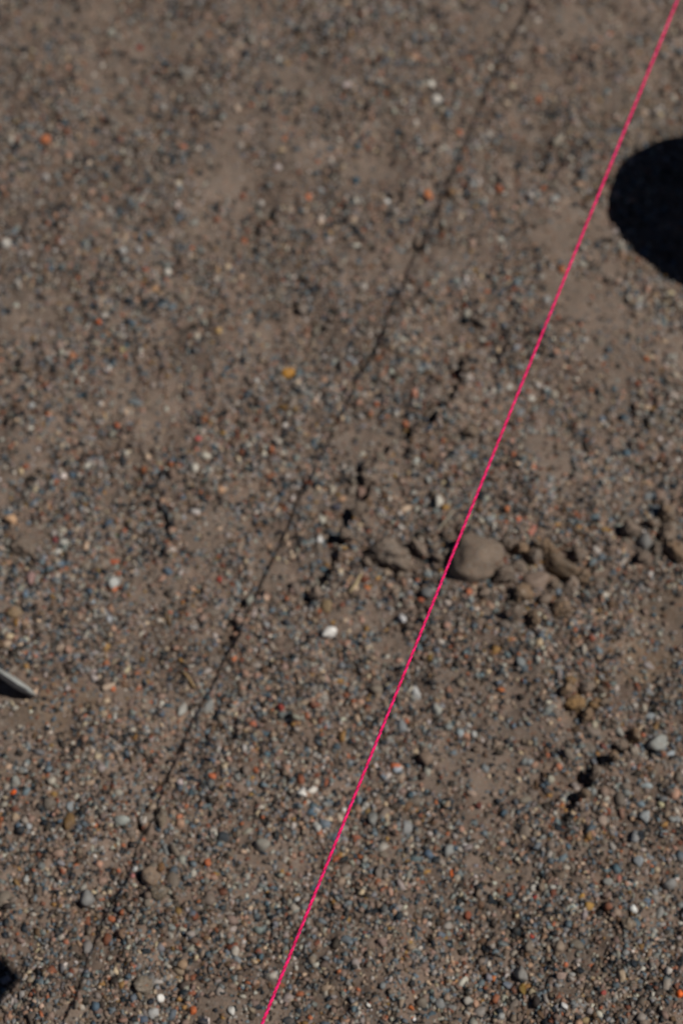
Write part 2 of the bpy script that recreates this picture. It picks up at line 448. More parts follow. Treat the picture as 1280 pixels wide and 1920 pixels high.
# notable stones: px, py, w, h, turn, colour, shape, tall, name, label
S = [
    (890, 1068, 112, 88, 12, (.186, .143, .110), 'flat', .60, 'flat_stone', 'largest stone, flat dusty taupe, touching the pink string on its right side'),
    (733, 1042, 96, 54, -20, (.172, .136, .108), 'clod', .80, 'earth_clod', 'low crooked taupe clod with a black shadow wedge, left of the largest stone'),
    (1052, 1076, 86, 36, -31, (.140, .096, .060), 'flat', 1.0, 'flat_stone', 'tilted brown slab right of the largest stone'),
    (1001, 1102, 52, 38, -8, (.24, .175, .135), 'angular', .8, 'pebble', 'pinkish beige blocky stone below left of the tilted brown slab'),
    (972, 1076, 36, 36, 20, TAUPE, 'clod', .8, 'earth_clod', 'small taupe clod between the largest stone and the tilted brown slab'),
    (1019, 1139, 34, 30, 0, (.175, .130, .098), 'angular', .75, 'pebble', 'beige blocky stone below the pinkish beige blocky stone'),
    (1042, 1112, 26, 24, 30, (.15, .115, .085), 'clod', .8, 'earth_clod', 'small brown clod just below the tilted brown slab'),
    (1203, 1026, 36, 42, 30, (.17, .165, .155), 'round', .8, 'pebble', 'grey rounded stone left in the clod cluster near the right edge'),
    (1250, 1012, 40, 52, -15, (.150, .115, .088), 'clod', .85, 'earth_clod', 'taupe clod right in the cluster near the right edge'),
    (1232, 1042, 34, 28, 10, TAUPE, 'clod', .8, 'earth_clod', 'low taupe clod at the foot of the cluster near the right edge'),
    (1226, 962, 34, 30, 10, BLUE, 'angular', .7, 'pebble', 'blue-grey stone above the clod cluster near the right edge'),
    (617, 1183, 37, 22, 22, (.74, .71, .66), 'round', .95, 'pebble', 'bright white oblong pebble between string and shadow line, mid picture'),
    (566, 1484, 26, 26, 20, WHITE, 'angular', .85, 'pebble', 'white chunky stone of the touching white pair in the lower middle'),
    (585, 1477, 30, 16, 42, (.60, .56, .50), 'angular', .9, 'pebble', 'slim slanted white stone of the touching white pair in the lower middle'),
    (593, 1545, 20, 24, 30, (.38, .37, .34), 'round', .8, 'pebble', 'pale grey oval pebble below the touching white pair'),
    (644, 1509, 16, 13, 0, WHITE, 'round', .9, 'pebble', 'small white pebble against the string right of the white pair'),
    (592, 1460, 16, 14, 0, (.40, .34, .27), 'round', .8, 'pebble', 'cream pebble just above the touching white pair'),
    (808, 165, 20, 22, 0, (.66, .62, .55), 'round', .9, 'pebble', 'upper one of the two white pebbles near the top'),
    (816, 199, 24, 21, 0, (.62, .57, .50), 'round', .9, 'pebble', 'lower one of the two white pebbles near the top'),
    (540, 703, 33, 26, 5, (.36, .17, .022), 'round', .8, 'pebble', 'mustard ochre pebble left of the shadow line'),
    (531, 768, 28, 18, -15, (.14, .072, .014), 'round', .75, 'pebble', 'dark ochre-brown pebble below the mustard ochre pebble'),
    (519, 800, 18, 16, 0, BROWN, 'round', .7, 'pebble', 'small dark brown pebble, second below the mustard ochre pebble'),
    (801, 376, 26, 28, 0, (.52, .17, .055), 'round', .85, 'pebble', 'orange pebble between shadow line and string in the upper part'),
    (846, 372, 22, 24, 0, (.24, .125, .04), 'round', .8, 'pebble', 'dull ochre pebble right of the upper orange pebble'),
    (884, 362, 22, 26, -20, (.20, .205, .20), 'angular', .8, 'pebble', 'blue-grey pebble, second right of the upper orange pebble'),
    (725, 385, 18, 17, 0, (.50, .50, .48), 'round', .9, 'pebble', 'glinting white pebble left of the upper orange pebble'),  # glint painted in as a whitish stone colour
    (85, 267, 28, 25, 0, (.46, .145, .055), 'round', .85, 'pebble', 'orange pebble near the left edge in the upper part'),
    (21, 268, 24, 24, 0, (.33, .29, .24), 'round', .8, 'pebble', 'pale pebble at the left edge beside the upper left orange pebble'),
    (13, 463, 25, 25, 0, (.48, .45, .40), 'round', .85, 'pebble', 'whitish pebble at the left edge below the upper left orange pebble'),
    (86, 340, 22, 22, 0, (.33, .31, .29), 'round', .8, 'pebble', 'pale grey pebble below the upper left orange pebble'),
    (173, 367, 18, 24, -30, PINK, 'angular', .8, 'pebble', 'pink pebble right of the pale grey pebble, upper left'),
    (219, 322, 26, 17, 10, SLATE, 'angular', .8, 'pebble', 'slate blue-black chip in the upper left'),
    (140, 138, 22, 18, 0, SLATE, 'round', .8, 'pebble', 'dark slate pebble near the top left corner'),
    (208, 62, 24, 22, 0, (.25, .24, .20), 'round', .8, 'pebble', 'pale greenish pebble near the top left'),
    (262, 92, 22, 14, 0, RED, 'angular', .8, 'pebble', 'brick red chip near the top left'),
    (352, 146, 40, 22, -8, (.22, .205, .18), 'angular', .75, 'pebble', 'pale stone in the upper left quarter, widest there'),
    (304, 203, 20, 20, 0, (.28, .27, .25), 'round', .8, 'pebble', 'pale round pebble below the widest pale stone, upper left'),
    (335, 356, 20, 22, 0, CREAM, 'round', .8, 'pebble', 'cream pebble in the upper left quarter'),
    (489, 380, 18, 18, 0, (.46, .42, .38), 'round', .85, 'pebble', 'whitish pebble beside the dark hollow, upper middle'),
    (512, 400, 24, 22, 0, SLATE, 'angular', .8, 'pebble', 'blue-black pebble in the dark hollow, upper middle'),
    (577, 367, 18, 20, 0, (.44, .13, .055), 'round', .8, 'pebble', 'small orange pebble right of the dark hollow, upper middle'),
    (600, 358, 20, 18, 0, (.28, .29, .29), 'round', .8, 'pebble', 'pale blue-grey pebble right of the dark hollow, upper middle'),
    (455, 370, 16, 20, 0, RUST, 'angular', .8, 'pebble', 'rust red chip left of the dark hollow, upper middle'),
    (720, 132, 20, 20, 0, (.04, .045, .055), 'round', .8, 'pebble', 'dark bluish pebble near the top, left of the shadow line'),
    (1044, 265, 22, 34, -30, (.27, .24, .19), 'angular', .85, 'pebble', 'pale leaning chip left of the string near the top'),
    (1025, 210, 24, 16, 0, SLATE, 'round', .6, 'pebble', 'dark pebble above the pale leaning chip near the top'),
    (232, 486, 22, 19, 0, (.36, .35, .33), 'round', .8, 'pebble', 'left one of two pale pebbles lying side by side on the left'),
    (262, 485, 21, 19, 0, (.37, .35, .33), 'round', .8, 'pebble', 'right one of two pale pebbles lying side by side on the left'),
    (315, 515, 20, 20, 0, (.52, .48, .42), 'round', .85, 'pebble', 'white pebble right of the pale side by side pair'),
    (275, 520, 20, 16, 0, (.40, .11, .055), 'angular', .8, 'pebble', 'orange-red chip below the pale side by side pair'),
    (290, 548, 20, 18, 0, (.42, .23, .10), 'round', .8, 'pebble', 'light orange pebble below the white pebble on the left'),
    (242, 574, 28, 18, -20, SLATE, 'angular', .8, 'pebble', 'black chip, left in a row of three dark chips on the left'),
    (275, 577, 20, 20, 0, SLATE, 'angular', .8, 'pebble', 'black chip, middle in a row of three dark chips on the left'),
    (305, 573, 22, 18, 0, (.03, .034, .036), 'angular', .8, 'pebble', 'black chip, right in a row of three dark chips on the left'),
    (186, 609, 18, 16, 0, (.50, .12, .04), 'round', .8, 'pebble', 'orange pebble below the row of three dark chips'),
    (136, 670, 20, 18, 0, (.36, .15, .07), 'round', .8, 'pebble', 'dull orange pebble in the middle of the left edge zone'),
    (90, 775, 16, 14, 0, ORANGE, 'round', .8, 'pebble', 'small orange pebble right of the white one, left edge zone'),
    (60, 760, 18, 16, 0, (.42, .43, .42), 'round', .8, 'pebble', 'small white pebble near the left edge, mid height'),
    (219, 791, 18, 15, 0, (.50, .11, .035), 'angular', .8, 'pebble', 'vivid orange chip in the left half, mid height'),
    (253, 748, 34, 20, -3, (.16, .18, .185), 'angular', .7, 'pebble', 'blue-grey oblong stone above the vivid orange chip'),
    (168, 812, 28, 14, -8, (.25, .24, .245), 'round', .7, 'pebble', 'pale oblong pebble left of the vivid orange chip'),
    (160, 152 + 480, 16, 14, 0, PINK, 'round', .8, 'pebble', 'tiny pink pebble near the dull orange one on the left'),
    (230, 660, 16, 18, 0, (.36, .30, .16), 'round', .8, 'pebble', 'yellowish pebble at the rim of a dark cluster, left'),
    (480, 718, 17, 17, 0, (.44, .43, .40), 'round', .85, 'pebble', 'white pebble left of the mustard ochre pebble'),
    (410, 634, 20, 18, 0, (.40, .26, .11), 'round', .8, 'pebble', 'light orange pebble above left of the mustard ochre pebble'),
    (370, 647, 20, 18, 0, CREAM, 'round', .8, 'pebble', 'cream pebble left of the light orange one, mid left'),
    (366, 884, 20, 20, 0, (.56, .52, .44), 'round', .85, 'pebble', 'cream white pebble left of the shadow line, mid height'),
    (372, 823, 20, 13, 20, (.36, .075, .065), 'angular', .8, 'pebble', 'red chip above the cream white pebble'),
    (283, 908, 30, 20, -20, SLATE, 'angular', .8, 'pebble', 'large blue-black chip left of the cream white pebble'),
    (152, 904, 22, 20, 0, SLATE, 'round', .8, 'pebble', 'dark slate round pebble left of the large blue-black chip'),
    (231, 860, 18, 32, 15, (.028, .034, .040), 'angular', .7, 'pebble', 'long black upright chip above the large blue-black chip'),
    (310, 958, 20, 30, 10, SLATE, 'angular', .7, 'pebble', 'black upright chip below the large blue-black chip'),
    (415, 920, 20, 18, 0, PEACH, 'round', .75, 'pebble', 'peach pebble below right of the cream white pebble'),
    (624, 915, 18, 30, -18, (.36, .32, .25), 'angular', .7, 'pebble', 'cream oblong pebble right of the shadow line, mid height'),
    (640, 933, 22, 16, 0, PEACH, 'round', .7, 'pebble', 'peach pebble beside the cream oblong, right of the shadow line'),
    (630, 951, 26, 18, 0, (.030, .040, .070), 'round', .7, 'pebble', 'navy blue pebble below the peach one, right of the shadow line'),
    (593, 908, 18, 18, 0, SLATE, 'round', .8, 'pebble', 'black pebble just right of the shadow line, mid height'),
    (776, 745, 18, 28, 5, (.46, .21, .14), 'round', .8, 'pebble', 'salmon pebble between shadow line and string'),
    (759, 794, 20, 20, 0, (.34, .115, .055), 'round', .8, 'pebble', 'rusty orange pebble below the salmon pebble'),
    (725, 652, 18, 16, 0, SLATE, 'round', .8, 'pebble', 'black pebble above left of the salmon pebble'),
    (742, 712, 24, 16, 0, DARK, 'clod', .7, 'earth_clod', 'dark earth clod just above left of the salmon pebble'),
    (880, 822, 40, 28, 10, (.135, .10, .07), 'clod', .95, 'earth_clod', 'brown clod with a dark foot left of the string, mid height'),
    (855, 740, 20, 30, 0, DARK, 'angular', .5, 'pebble', 'black sliver left of the string above the brown clod'),
    (823, 948, 22, 34, -5, (.46, .43, .37), 'angular', .85, 'pebble', 'cream white upright stone left of the string, mid height'),
    (802, 900, 16, 30, 5, (.28, .28, .26), 'angular', .7, 'pebble', 'pale upright chip above the cream white upright stone'),
    (780, 868, 16, 14, 0, (.42, .44, .40), 'round', .9, 'pebble', 'glassy greenish white pebble below left of the brown clod'),
    (678, 925, 20, 36, 5, (.21, .13, .10), 'angular', .85, 'pebble', 'pinkish upright stone on the small scarp, mid picture'),
    (1018, 551, 18, 18, 0, SLATE, 'round', .85, 'pebble', 'black pebble left of the string, upper right quarter'),
    (1022, 574, 20, 20, 0, (.28, .285, .28), 'round', .8, 'pebble', 'pale pebble just below the black one, left of the string'),
    (1090, 499, 28, 20, -10, (.25, .23, .19), 'angular', .85, 'pebble', 'pale stone right of the string below the big black shadow'),
    (1037, 743, 22, 20, 0, (.33, .30, .24), 'round', .8, 'pebble', 'pale cream pebble right of the string, mid height'),
    (1022, 752, 18, 16, 0, DARK, 'round', .5, 'pebble', 'dark pebble touching the pale cream one right of the string'),
    (973, 775, 24, 24, 0, (.21, .225, .235), 'angular', .75, 'pebble', 'blue-grey pebble touching the string on its right, mid height'),
    (1262, 705, 24, 22, 0, (.33, .28, .22), 'round', .8, 'pebble', 'pale cream pebble at the right edge, mid height'),
    (1215, 930, 24, 20, 0, (.20, .21, .21), 'angular', .7, 'pebble', 'grey chip above the blue-grey stone near the right edge'),
    (1208, 928, 14, 12, 0, ORANGE, 'angular', .9, 'pebble', 'small orange chip above the clod cluster, right edge zone'),
    (970, 990, 16, 18, 0, (.44, .14, .075), 'round', .8, 'pebble', 'orange pebble above right of the largest stone'),
    (997, 1003, 16, 36, -35, (.32, .12, .085), 'angular', .7, 'pebble', 'reddish slanted chip above the tilted brown slab'),
    (916, 987, 26, 20, 0, (.22, .235, .235), 'angular', .7, 'pebble', 'blue-grey pebble just above the largest stone'),
    (788, 1131, 16, 12, 0, (.36, .085, .035), 'angular', .8, 'pebble', 'small rust orange chip left of the string under the clods'),
    (802, 1120, 34, 28, 0, (.135, .14, .14), 'round', .6, 'pebble', 'grey-blue stone beside the string under the clods'),
    (802, 1084, 24, 18, 0, (.20, .225, .225), 'angular', .7, 'pebble', 'pale blue-grey chip between oblong clod and string'),
    (754, 1161, 21, 24, 0, (.50, .49, .49), 'round', .85, 'pebble', 'white pebble left of the string below the clods'),
    (767, 1091, 16, 14, 0, (.42, .37, .33), 'round', .8, 'pebble', 'small cream pebble at the foot of the oblong clod'),
    (598, 1019, 21, 21, 0, (.55, .54, .52), 'round', .85, 'pebble', 'white pebble left of the scarp, level with the clods'),
    (612, 1136, 26, 30, -10, (.22, .155, .085), 'round', .9, 'pebble', 'tan pebble above the bright white oblong pebble'),
    (538, 1163, 24, 18, 0, (.028, .038, .05), 'angular', .8, 'pebble', 'blue-black chip left of the bright white oblong pebble'),
    (500, 1166, 28, 14, -35, (.30, .30, .30), 'angular', .7, 'pebble', 'pale slanted chip between shadow line and blue-black chip'),
    (20, 975, 30, 26, 0, (.50, .31, .18), 'round', .85, 'pebble', 'peach pebble at the left edge'),
    (44, 1026, 60, 42, -20, (.158, .124, .098), 'clod', .7, 'earth_clod', 'smooth taupe clod with dark underside at the left edge'),
    (116, 993, 24, 18, 0, (.38, .34, .27), 'round', .75, 'pebble', 'upper cream pebble right of the clod at the left edge'),
    (119, 1016, 26, 18, 8, (.42, .41, .36), 'round', .75, 'pebble', 'lower cream pebble right of the clod at the left edge'),
    (104, 1011, 16, 16, 40, (.16, .03, .03), 'angular', .7, 'pebble', 'dark red chip touching the lower cream pebble'),
    (116, 1056, 24, 17, 0, (.12, .165, .21), 'angular', .7, 'pebble', 'clear blue-grey chip below the cream pebbles'),
    (211, 1048, 28, 15, -4, (.34, .075, .028), 'angular', .8, 'pebble', 'rust orange wedge above the pale stone on the left'),
    (213, 1094, 28, 26, 0, (.40, .40, .375), 'round', .8, 'pebble', 'whitish stone below the rust orange wedge'),
    (245, 1026, 16, 18, 0, (.022, .05, .085), 'angular', .8, 'pebble', 'deep blue chip above right of the rust orange wedge'),
    (216, 1001, 13, 11, 0, (.03, .12, .045), 'angular', .8, 'pebble', 'tiny green grain on the left'),
    (234, 990, 18, 14, 0, (.40, .12, .06), 'round', .8, 'pebble', 'orange pebble right of the tiny green grain'),
    (58, 1085, 24, 32, -25, (.28, .17, .155), 'angular', .7, 'pebble', 'dusty pink stone at left, below the taupe clod'),
    (50, 1120, 16, 20, 0, (.14, .20, .26), 'angular', .7, 'pebble', 'blue chip below the dusty pink stone'),
    (30, 1160, 36, 26, 10, (.22, .155, .09), 'clod', .7, 'earth_clod', 'small tan clod at the left edge below the blue chip'),
    (174, 1130, 16, 13, 0, (.36, .41, .45), 'round', .9, 'pebble', 'shiny pale blue pebble left of centre left'),
    (205, 1165, 16, 18, 0, (.36, .37, .385), 'round', .8, 'pebble', 'pale blue-white pebble above a peach one on the left'),
    (214, 1179, 18, 14, 0, (.42, .25, .17), 'round', .8, 'pebble', 'peach pebble below the pale blue-white one on the left'),
    (411, 1085, 14, 16, 0, (.36, .05, .03), 'angular', .8, 'pebble', 'small red chip left of the shadow line'),
    (340, 1320, 20, 32, -32, (.36, .355, .32), 'round', .75, 'pebble', 'pale oblong pebble touching the shadow line'),
    (390, 1310, 24, 40, -10, (.20, .20, .19), 'angular', .7, 'pebble', 'grey upright stone just right of the shadow line'),
    (205, 1287, 34, 16, 25, (.40, .30, .22), 'angular', .75, 'pebble', 'pale peach slanted chip on the left'),
    (212, 1291, 14, 12, 0, ORANGE, 'angular', 1.0, 'pebble', 'orange chip against the pale peach slanted chip'),
    (527, 1326, 20, 18, 0, (.26, .042, .030), 'angular', .8, 'pebble', 'dark red chip between shadow line and string'),
    (475, 1350, 20, 20, 30, (.38, .115, .06), 'angular', .8, 'pebble', 'orange-red chip left of the dark red chip'),
    (397, 1449, 20, 18, 0, (.46, .125, .05), 'round', .8, 'pebble', 'orange pebble right of the shadow line, lower left'),
    (336, 1523, 18, 18, 0, (.40, .145, .075), 'round', .8, 'pebble', 'dull orange pebble touching the shadow line'),
    (418, 1562, 30, 24, -10, SLATE, 'angular', .85, 'pebble', 'blue-black blocky stone right of the shadow line, lower left'),
    (388, 1611, 20, 20, -20, (.38, .095, .03), 'angular', .85, 'pebble', 'vivid rust chip below the blue-black blocky stone'),
    (300, 1529, 30, 46, 5, (.155, .125, .092), 'clod', .85, 'earth_clod', 'taupe clod right against the shadow line, lower left'),
    (228, 1537, 36, 22, -6, (.30, .315, .285), 'round', .75, 'pebble', 'pale greenish grey oval stone left of the shadow line'),
    (131, 1542, 26, 34, 0, (.155, .09, .035), 'round', .7, 'pebble', 'ochre-brown stone near the left edge, lower part'),
    (132, 1512, 18, 24, 0, (.22, .25, .265), 'angular', .7, 'pebble', 'pale blue chip above the ochre-brown stone'),
    (97, 1465, 20, 20, 0, (.40, .36, .29), 'round', .8, 'pebble', 'cream pebble near the left edge, lower part'),
    (26, 1485, 15, 16, 0, VIVID, 'angular', .8, 'pebble', 'bright orange-red chip at the left edge, lower part'),
    (54, 1544, 16, 22, 0, (.34, .35, .355), 'round', .8, 'pebble', 'whitish pebble at the left edge, lower part'),
    (28, 1461, 24, 22, 0, (.25, .26, .235), 'round', .8, 'pebble', 'greenish pale stone at the left edge above the orange-red chip'),
    (283, 1646, 44, 36, -25, (.21, .152, .108), 'angular', .8, 'earth_clod', 'tan wedge shaped clod right of the shadow line, lower left'),
    (300, 1676, 40, 30, 15, (.165, .135, .10), 'clod', .7, 'earth_clod', 'grey-tan clod below the tan wedge shaped clod'),
    (252, 1626, 16, 14, 0, (.42, .43, .42), 'round', .9, 'pebble', 'white grain on the shadow line beside the tan wedge clod'),
    (248, 1641, 14, 13, 0, (.40, .16, .15), 'round', .9, 'pebble', 'pink grain on the shadow line beside the tan wedge clod'),
    (302, 1626, 18, 22, 0, (.16, .08, .03), 'angular', .8, 'pebble', 'dark orange-brown chip above the tan wedge clod'),
    (311, 1588, 20, 34, 20, (.17, .175, .17), 'angular', .7, 'pebble', 'grey upright chip above the tan wedge clod'),
    (164, 1680, 34, 36, 0, (.21, .205, .195), 'round', .75, 'pebble', 'grey round stone left of the shadow line, lower left'),
    (49, 1645, 16, 16, 0, (.42, .43, .41), 'round', .8, 'pebble', 'white pebble near the left edge, lower left'),
    (163, 1772, 28, 30, 0, (.17, .155, .145), 'round', .7, 'pebble', 'brownish grey stone left of the shadow line near the bottom'),
    (268, 1848, 44, 34, 20, (.17, .142, .11), 'clod', .75, 'earth_clod', 'taupe clod right of the shadow line near the bottom'),
    (280, 1838, 22, 44, -12, (.155, .15, .145), 'angular', .75, 'pebble', 'grey upright stone leaning on the clod near the bottom'),
    (300, 1866, 19, 18, 0, (.68, .65, .60), 'round', .9, 'pebble', 'bright white round pebble near the bottom left'),
    (433, 1889, 17, 23, 0, (.52, .50, .46), 'round', .85, 'pebble', 'white oval pebble left of the string at the bottom'),
    (287, 1895, 24, 24, 0, (.34, .335, .32), 'round', .75, 'pebble', 'pale grey pebble below the bright white round pebble'),
    (361, 1888, 18, 18, 0, (.46, .115, .035), 'round', .8, 'pebble', 'orange pebble between the two white pebbles at the bottom'),
    (380, 1910, 30, 18, 0, (.03, .035, .05), 'angular', .7, 'pebble', 'dark slate stone below the orange pebble at the bottom'),
    (440, 1778, 20, 22, 0, (.42, .38, .32), 'round', .8, 'pebble', 'cream pebble left of the string near the bottom'),
    (341, 1803, 24, 20, 0, (.30, .20, .125), 'round', .75, 'pebble', 'peach-tan pebble above the bright white round pebble'),
    (511, 1823, 20, 14, 10, (.42, .38, .32), 'round', .8, 'pebble', 'cream pebble just left of the string near the bottom'),
    (492, 1580, 34, 30, 10, (.24, .225, .19), 'angular', .75, 'pebble', 'pale angular stone left of the string, lower middle'),
    (556, 1671, 16, 16, 0, (.46, .46, .44), 'round', .85, 'pebble', 'white pebble left of the string, lower middle'),
    (583, 1795, 22, 24, 0, (.22, .175, .13), 'round', .9, 'pebble', 'tan pebble right of the string near the bottom'),
    (542, 1908, 30, 18, -12, SLATE, 'angular', .7, 'pebble', 'black curved chip right of the string at the bottom'),
    (650, 1756, 30, 22, 0, (.13, .16, .18), 'angular', .65, 'pebble', 'blue-grey stone right of the string near the bottom'),
    (717, 1762, 24, 20, 20, (.22, .15, .125), 'angular', .7, 'pebble', 'pinkish stone right of the blue-grey stone near the bottom'),
    (684, 1741, 13, 12, 0, (.26, .055, .035), 'angular', .8, 'pebble', 'small red chip above the blue-grey stone near the bottom'),
    (787, 1769, 14, 12, 0, (.46, .41, .36), 'round', .8, 'pebble', 'small white pebble right of the pinkish stone near the bottom'),
    (797, 1416, 32, 32, 0, (.205, .145, .105), 'round', 1.0, 'pebble', 'tan round stone with black shadow, right of the string'),
    (745, 1432, 22, 16, 10, (.38, .42, .46), 'round', .8, 'pebble', 'pale blue-white pebble left of the tan round stone'),
    (779, 1295, 19, 32, 22, (.46, .455, .44), 'round', .85, 'pebble', 'white oblong pebble right of the string'),
    (818, 1326, 24, 28, 0, (.31, .31, .275), 'round', .85, 'pebble', 'pale greenish grey pebble right of the white oblong pebble'),
    (752, 1355, 24, 30, 15, (.19, .20, .205), 'angular', .75, 'pebble', 'grey pebble below the white oblong pebble'),
    (888, 1368, 18, 16, 0, (.38, .38, .36), 'round', .75, 'pebble', 'pale pebble right of the pale greenish grey pebble'),
    (863, 1364, 18, 18, 0, (.26, .30, .31), 'round', .75, 'pebble', 'pale bluish pebble beside the pale pebble right of the string'),
    (1007, 1247, 20, 20, 0, (.34, .33, .285), 'round', .75, 'pebble', 'pale pebble below the beige blocky stones'),
    (974, 1252, 24, 22, 0, (.17, .185, .185), 'round', .75, 'pebble', 'grey-blue pebble left of the pale pebble under the beige blocky stones'),
    (938, 1294, 20, 15, 0, (.36, .12, .045), 'angular', .75, 'pebble', 'orange chip left of the ochre clods'),
    (1076, 1322, 48, 34, 20, (.215, .130, .055), 'clod', .9, 'earth_clod', 'largest ochre clod, lower right quarter'),
    (1115, 1325, 28, 22, 0, (.23, .135, .055), 'clod', .8, 'earth_clod', 'small ochre clod right of the largest ochre clod'),
    (1068, 1286, 26, 18, 0, (.19, .115, .05), 'clod', .8, 'earth_clod', 'small ochre clod above the largest ochre clod'),
    (1113, 1358, 17, 20, 0, (.34, .30, .22), 'round', .8, 'pebble', 'cream pebble below the largest ochre clod'),
    (1079, 1368, 22, 18, 0, (.055, .032, .016), 'round', .6, 'pebble', 'dark brown pebble below the largest ochre clod'),
    (1231, 1396, 44, 40, -28, (.25, .255, .235), 'angular', .9, 'pebble', 'pale grey angular block with black shadow near the right edge'),
    (1257, 1408, 22, 13, 10, (.30, .335, .36), 'angular', .7, 'pebble', 'pale blue chip right of the pale grey angular block'),
    (1226, 1362, 22, 18, 20, (.20, .12, .05), 'angular', .8, 'pebble', 'ochre-brown chip above the pale grey angular block'),
    (1206, 1325, 16, 20, 0, (.34, .30, .235), 'round', .8, 'pebble', 'cream pebble above the ochre-brown chip near the right edge'),
    (1220, 1338, 26, 16, 15, (.26, .28, .29), 'angular', .7, 'pebble', 'pale blue-grey chip beside the cream pebble near the right edge'),
    (1161, 1371, 20, 22, 0, (.28, .27, .24), 'angular', .8, 'pebble', 'pale chip left of the ochre-brown chip, lower right'),
    (1186, 1415, 22, 20, 0, (.23, .19, .15), 'angular', .9, 'pebble', 'beige pebble on the scarp left of the pale grey angular block'),
    (1130, 1397, 22, 14, -35, (.14, .045, .035), 'angular', .8, 'pebble', 'maroon sliver left of the beige pebble, lower right'),
    (1137, 1428, 14, 14, 0, (.52, .14, .055), 'angular', .8, 'pebble', 'bright orange chip below the maroon sliver'),
    (1048, 1431, 16, 16, 0, (.40, .155, .085), 'round', .75, 'pebble', 'salmon orange pebble left of the bright orange chip'),
    (1033, 1452, 18, 20, 0, (.30, .28, .22), 'round', .8, 'pebble', 'pale olive pebble below the salmon orange pebble'),
    (1211, 1471, 28, 16, -3, (.28, .32, .325), 'round', .75, 'pebble', 'pale blue-green oval pebble below the pale grey angular block'),
    (1238, 1508, 18, 15, 0, (.42, .38, .23), 'round', .75, 'pebble', 'pale yellow pebble below the pale blue-green oval pebble'),
    (1200, 1506, 22, 17, -25, (.15, .20, .23), 'angular', .7, 'pebble', 'blue chip left of the pale yellow pebble'),
    (1207, 1530, 28, 26, -30, (.25, .265, .265), 'angular', .7, 'pebble', 'pale grey chip below the blue chip, lower right'),
    (1130, 1535, 22, 22, 10, (.30, .225, .18), 'angular', .75, 'pebble', 'pinkish beige pebble below the scarp, lower right'),
    (1095, 1533, 16, 14, 0, (.34, .24, .14), 'round', .75, 'pebble', 'peach pebble left of the pinkish beige one, lower right'),
    (1142, 1517, 20, 13, -40, RUST, 'angular', .7, 'pebble', 'rust sliver above the pinkish beige pebble, lower right'),
    (897, 1497, 18, 18, 0, (.11, .03, .022), 'angular', .75, 'pebble', 'dark maroon chip lying alone in the smooth silt'),
    (842, 1582, 26, 32, -20, (.22, .225, .215), 'angular', .95, 'pebble', 'jagged grey stone right of the string, lower middle'),
    (763, 1537, 26, 30, 0, (.205, .205, .20), 'angular', .75, 'pebble', 'grey stone right of the string, lower middle'),
    (698, 1524, 22, 34, 0, (.20, .20, .185), 'angular', .8, 'pebble', 'grey-olive upright stone right of the string, lower middle'),
    (710, 1630, 18, 34, -6, (.16, .135, .115), 'angular', .9, 'pebble', 'narrow upright taupe stone right of the string, lower middle'),
    (847, 1625, 10, 24, 5, (.50, .12, .035), 'angular', .8, 'pebble', 'thin vivid orange sliver, lower middle right'),
    (857, 1636, 18, 18, 0, (.31, .265, .21), 'round', .75, 'pebble', 'pale tan pebble right of the thin orange sliver'),
    (1001, 1656, 18, 16, 0, (.36, .34, .30), 'round', .8, 'pebble', 'pale pebble left of the yellow ochre chip, lower right'),
    (1003, 1673, 14, 12, 0, (.28, .04, .03), 'angular', .8, 'pebble', 'red chip below the pale pebble, lower right'),
    (1091, 1671, 17, 15, 0, (.48, .27, .075), 'angular', .8, 'pebble', 'yellow ochre chip, lower right'),
    (1187, 1701, 20, 19, 0, (.72, .72, .68), 'round', .95, 'pebble', 'bright white round pebble, lower right quarter'),
    (1062, 1619, 20, 14, 0, (.42, .37, .30), 'round', .75, 'pebble', 'cream pebble above the yellow ochre chip'),
    (1140, 1647, 24, 17, 0, (.24, .24, .22), 'round', .75, 'pebble', 'pale grey oval pebble right of the yellow ochre chip'),
    (1161, 1640, 13, 22, -20, (.30, .115, .085), 'angular', .75, 'pebble', 'reddish sliver beside the pale grey oval pebble'),
    (1257, 1645, 30, 26, -15, (.22, .215, .205), 'round', .85, 'pebble', 'grey oval stone at the right edge, lower part'),
    (1196, 1610, 24, 24, 0, (.21, .225, .235), 'angular', .8, 'pebble', 'blue-grey stone above the grey oval stone, right edge'),
    (1178, 1734, 32, 24, -20, (.185, .145, .105), 'clod', .75, 'earth_clod', 'taupe clod below the bright white round pebble'),
    (1238, 1700, 20, 30, -30, (.22, .215, .20), 'angular', .7, 'pebble', 'pale slanted chip right of the bright white round pebble'),
    (997, 1748, 13, 13, 0, (.34, .05, .03), 'angular', .8, 'pebble', 'red chip, lower right near the bottom'),
    (1048, 1770, 24, 26, 0, (.23, .175, .13), 'angular', .75, 'pebble', 'beige angular stone right of the red chip near the bottom'),
    (976, 1822, 28, 30, 10, (.20, .19, .175), 'angular', .85, 'pebble', 'grey triangular stone near the bottom right of the string'),
    (1051, 1831, 22, 20, 0, (.28, .20, .165), 'angular', .75, 'pebble', 'pinkish stone right of the grey triangular stone'),
    (1073, 1826, 20, 11, 5, (.32, .31, .29), 'angular', .7, 'pebble', 'pale flat chip right of the pinkish stone near the bottom'),
    (980, 1851, 18, 28, 5, (.17, .105, .022), 'angular', .8, 'pebble', 'olive ochre upright stone below the grey triangular stone'),
    (953, 1838, 28, 18, -15, (.155, .18, .22), 'angular', .8, 'pebble', 'steel blue chip left of the grey triangular stone'),
    (927, 1823, 16, 14, 0, (.50, .145, .035), 'angular', .8, 'pebble', 'orange chip above the steel blue chip'),
    (1164, 1833, 20, 26, 0, (.33, .25, .17), 'round', .85, 'pebble', 'cream-tan pear shaped pebble, bottom right'),
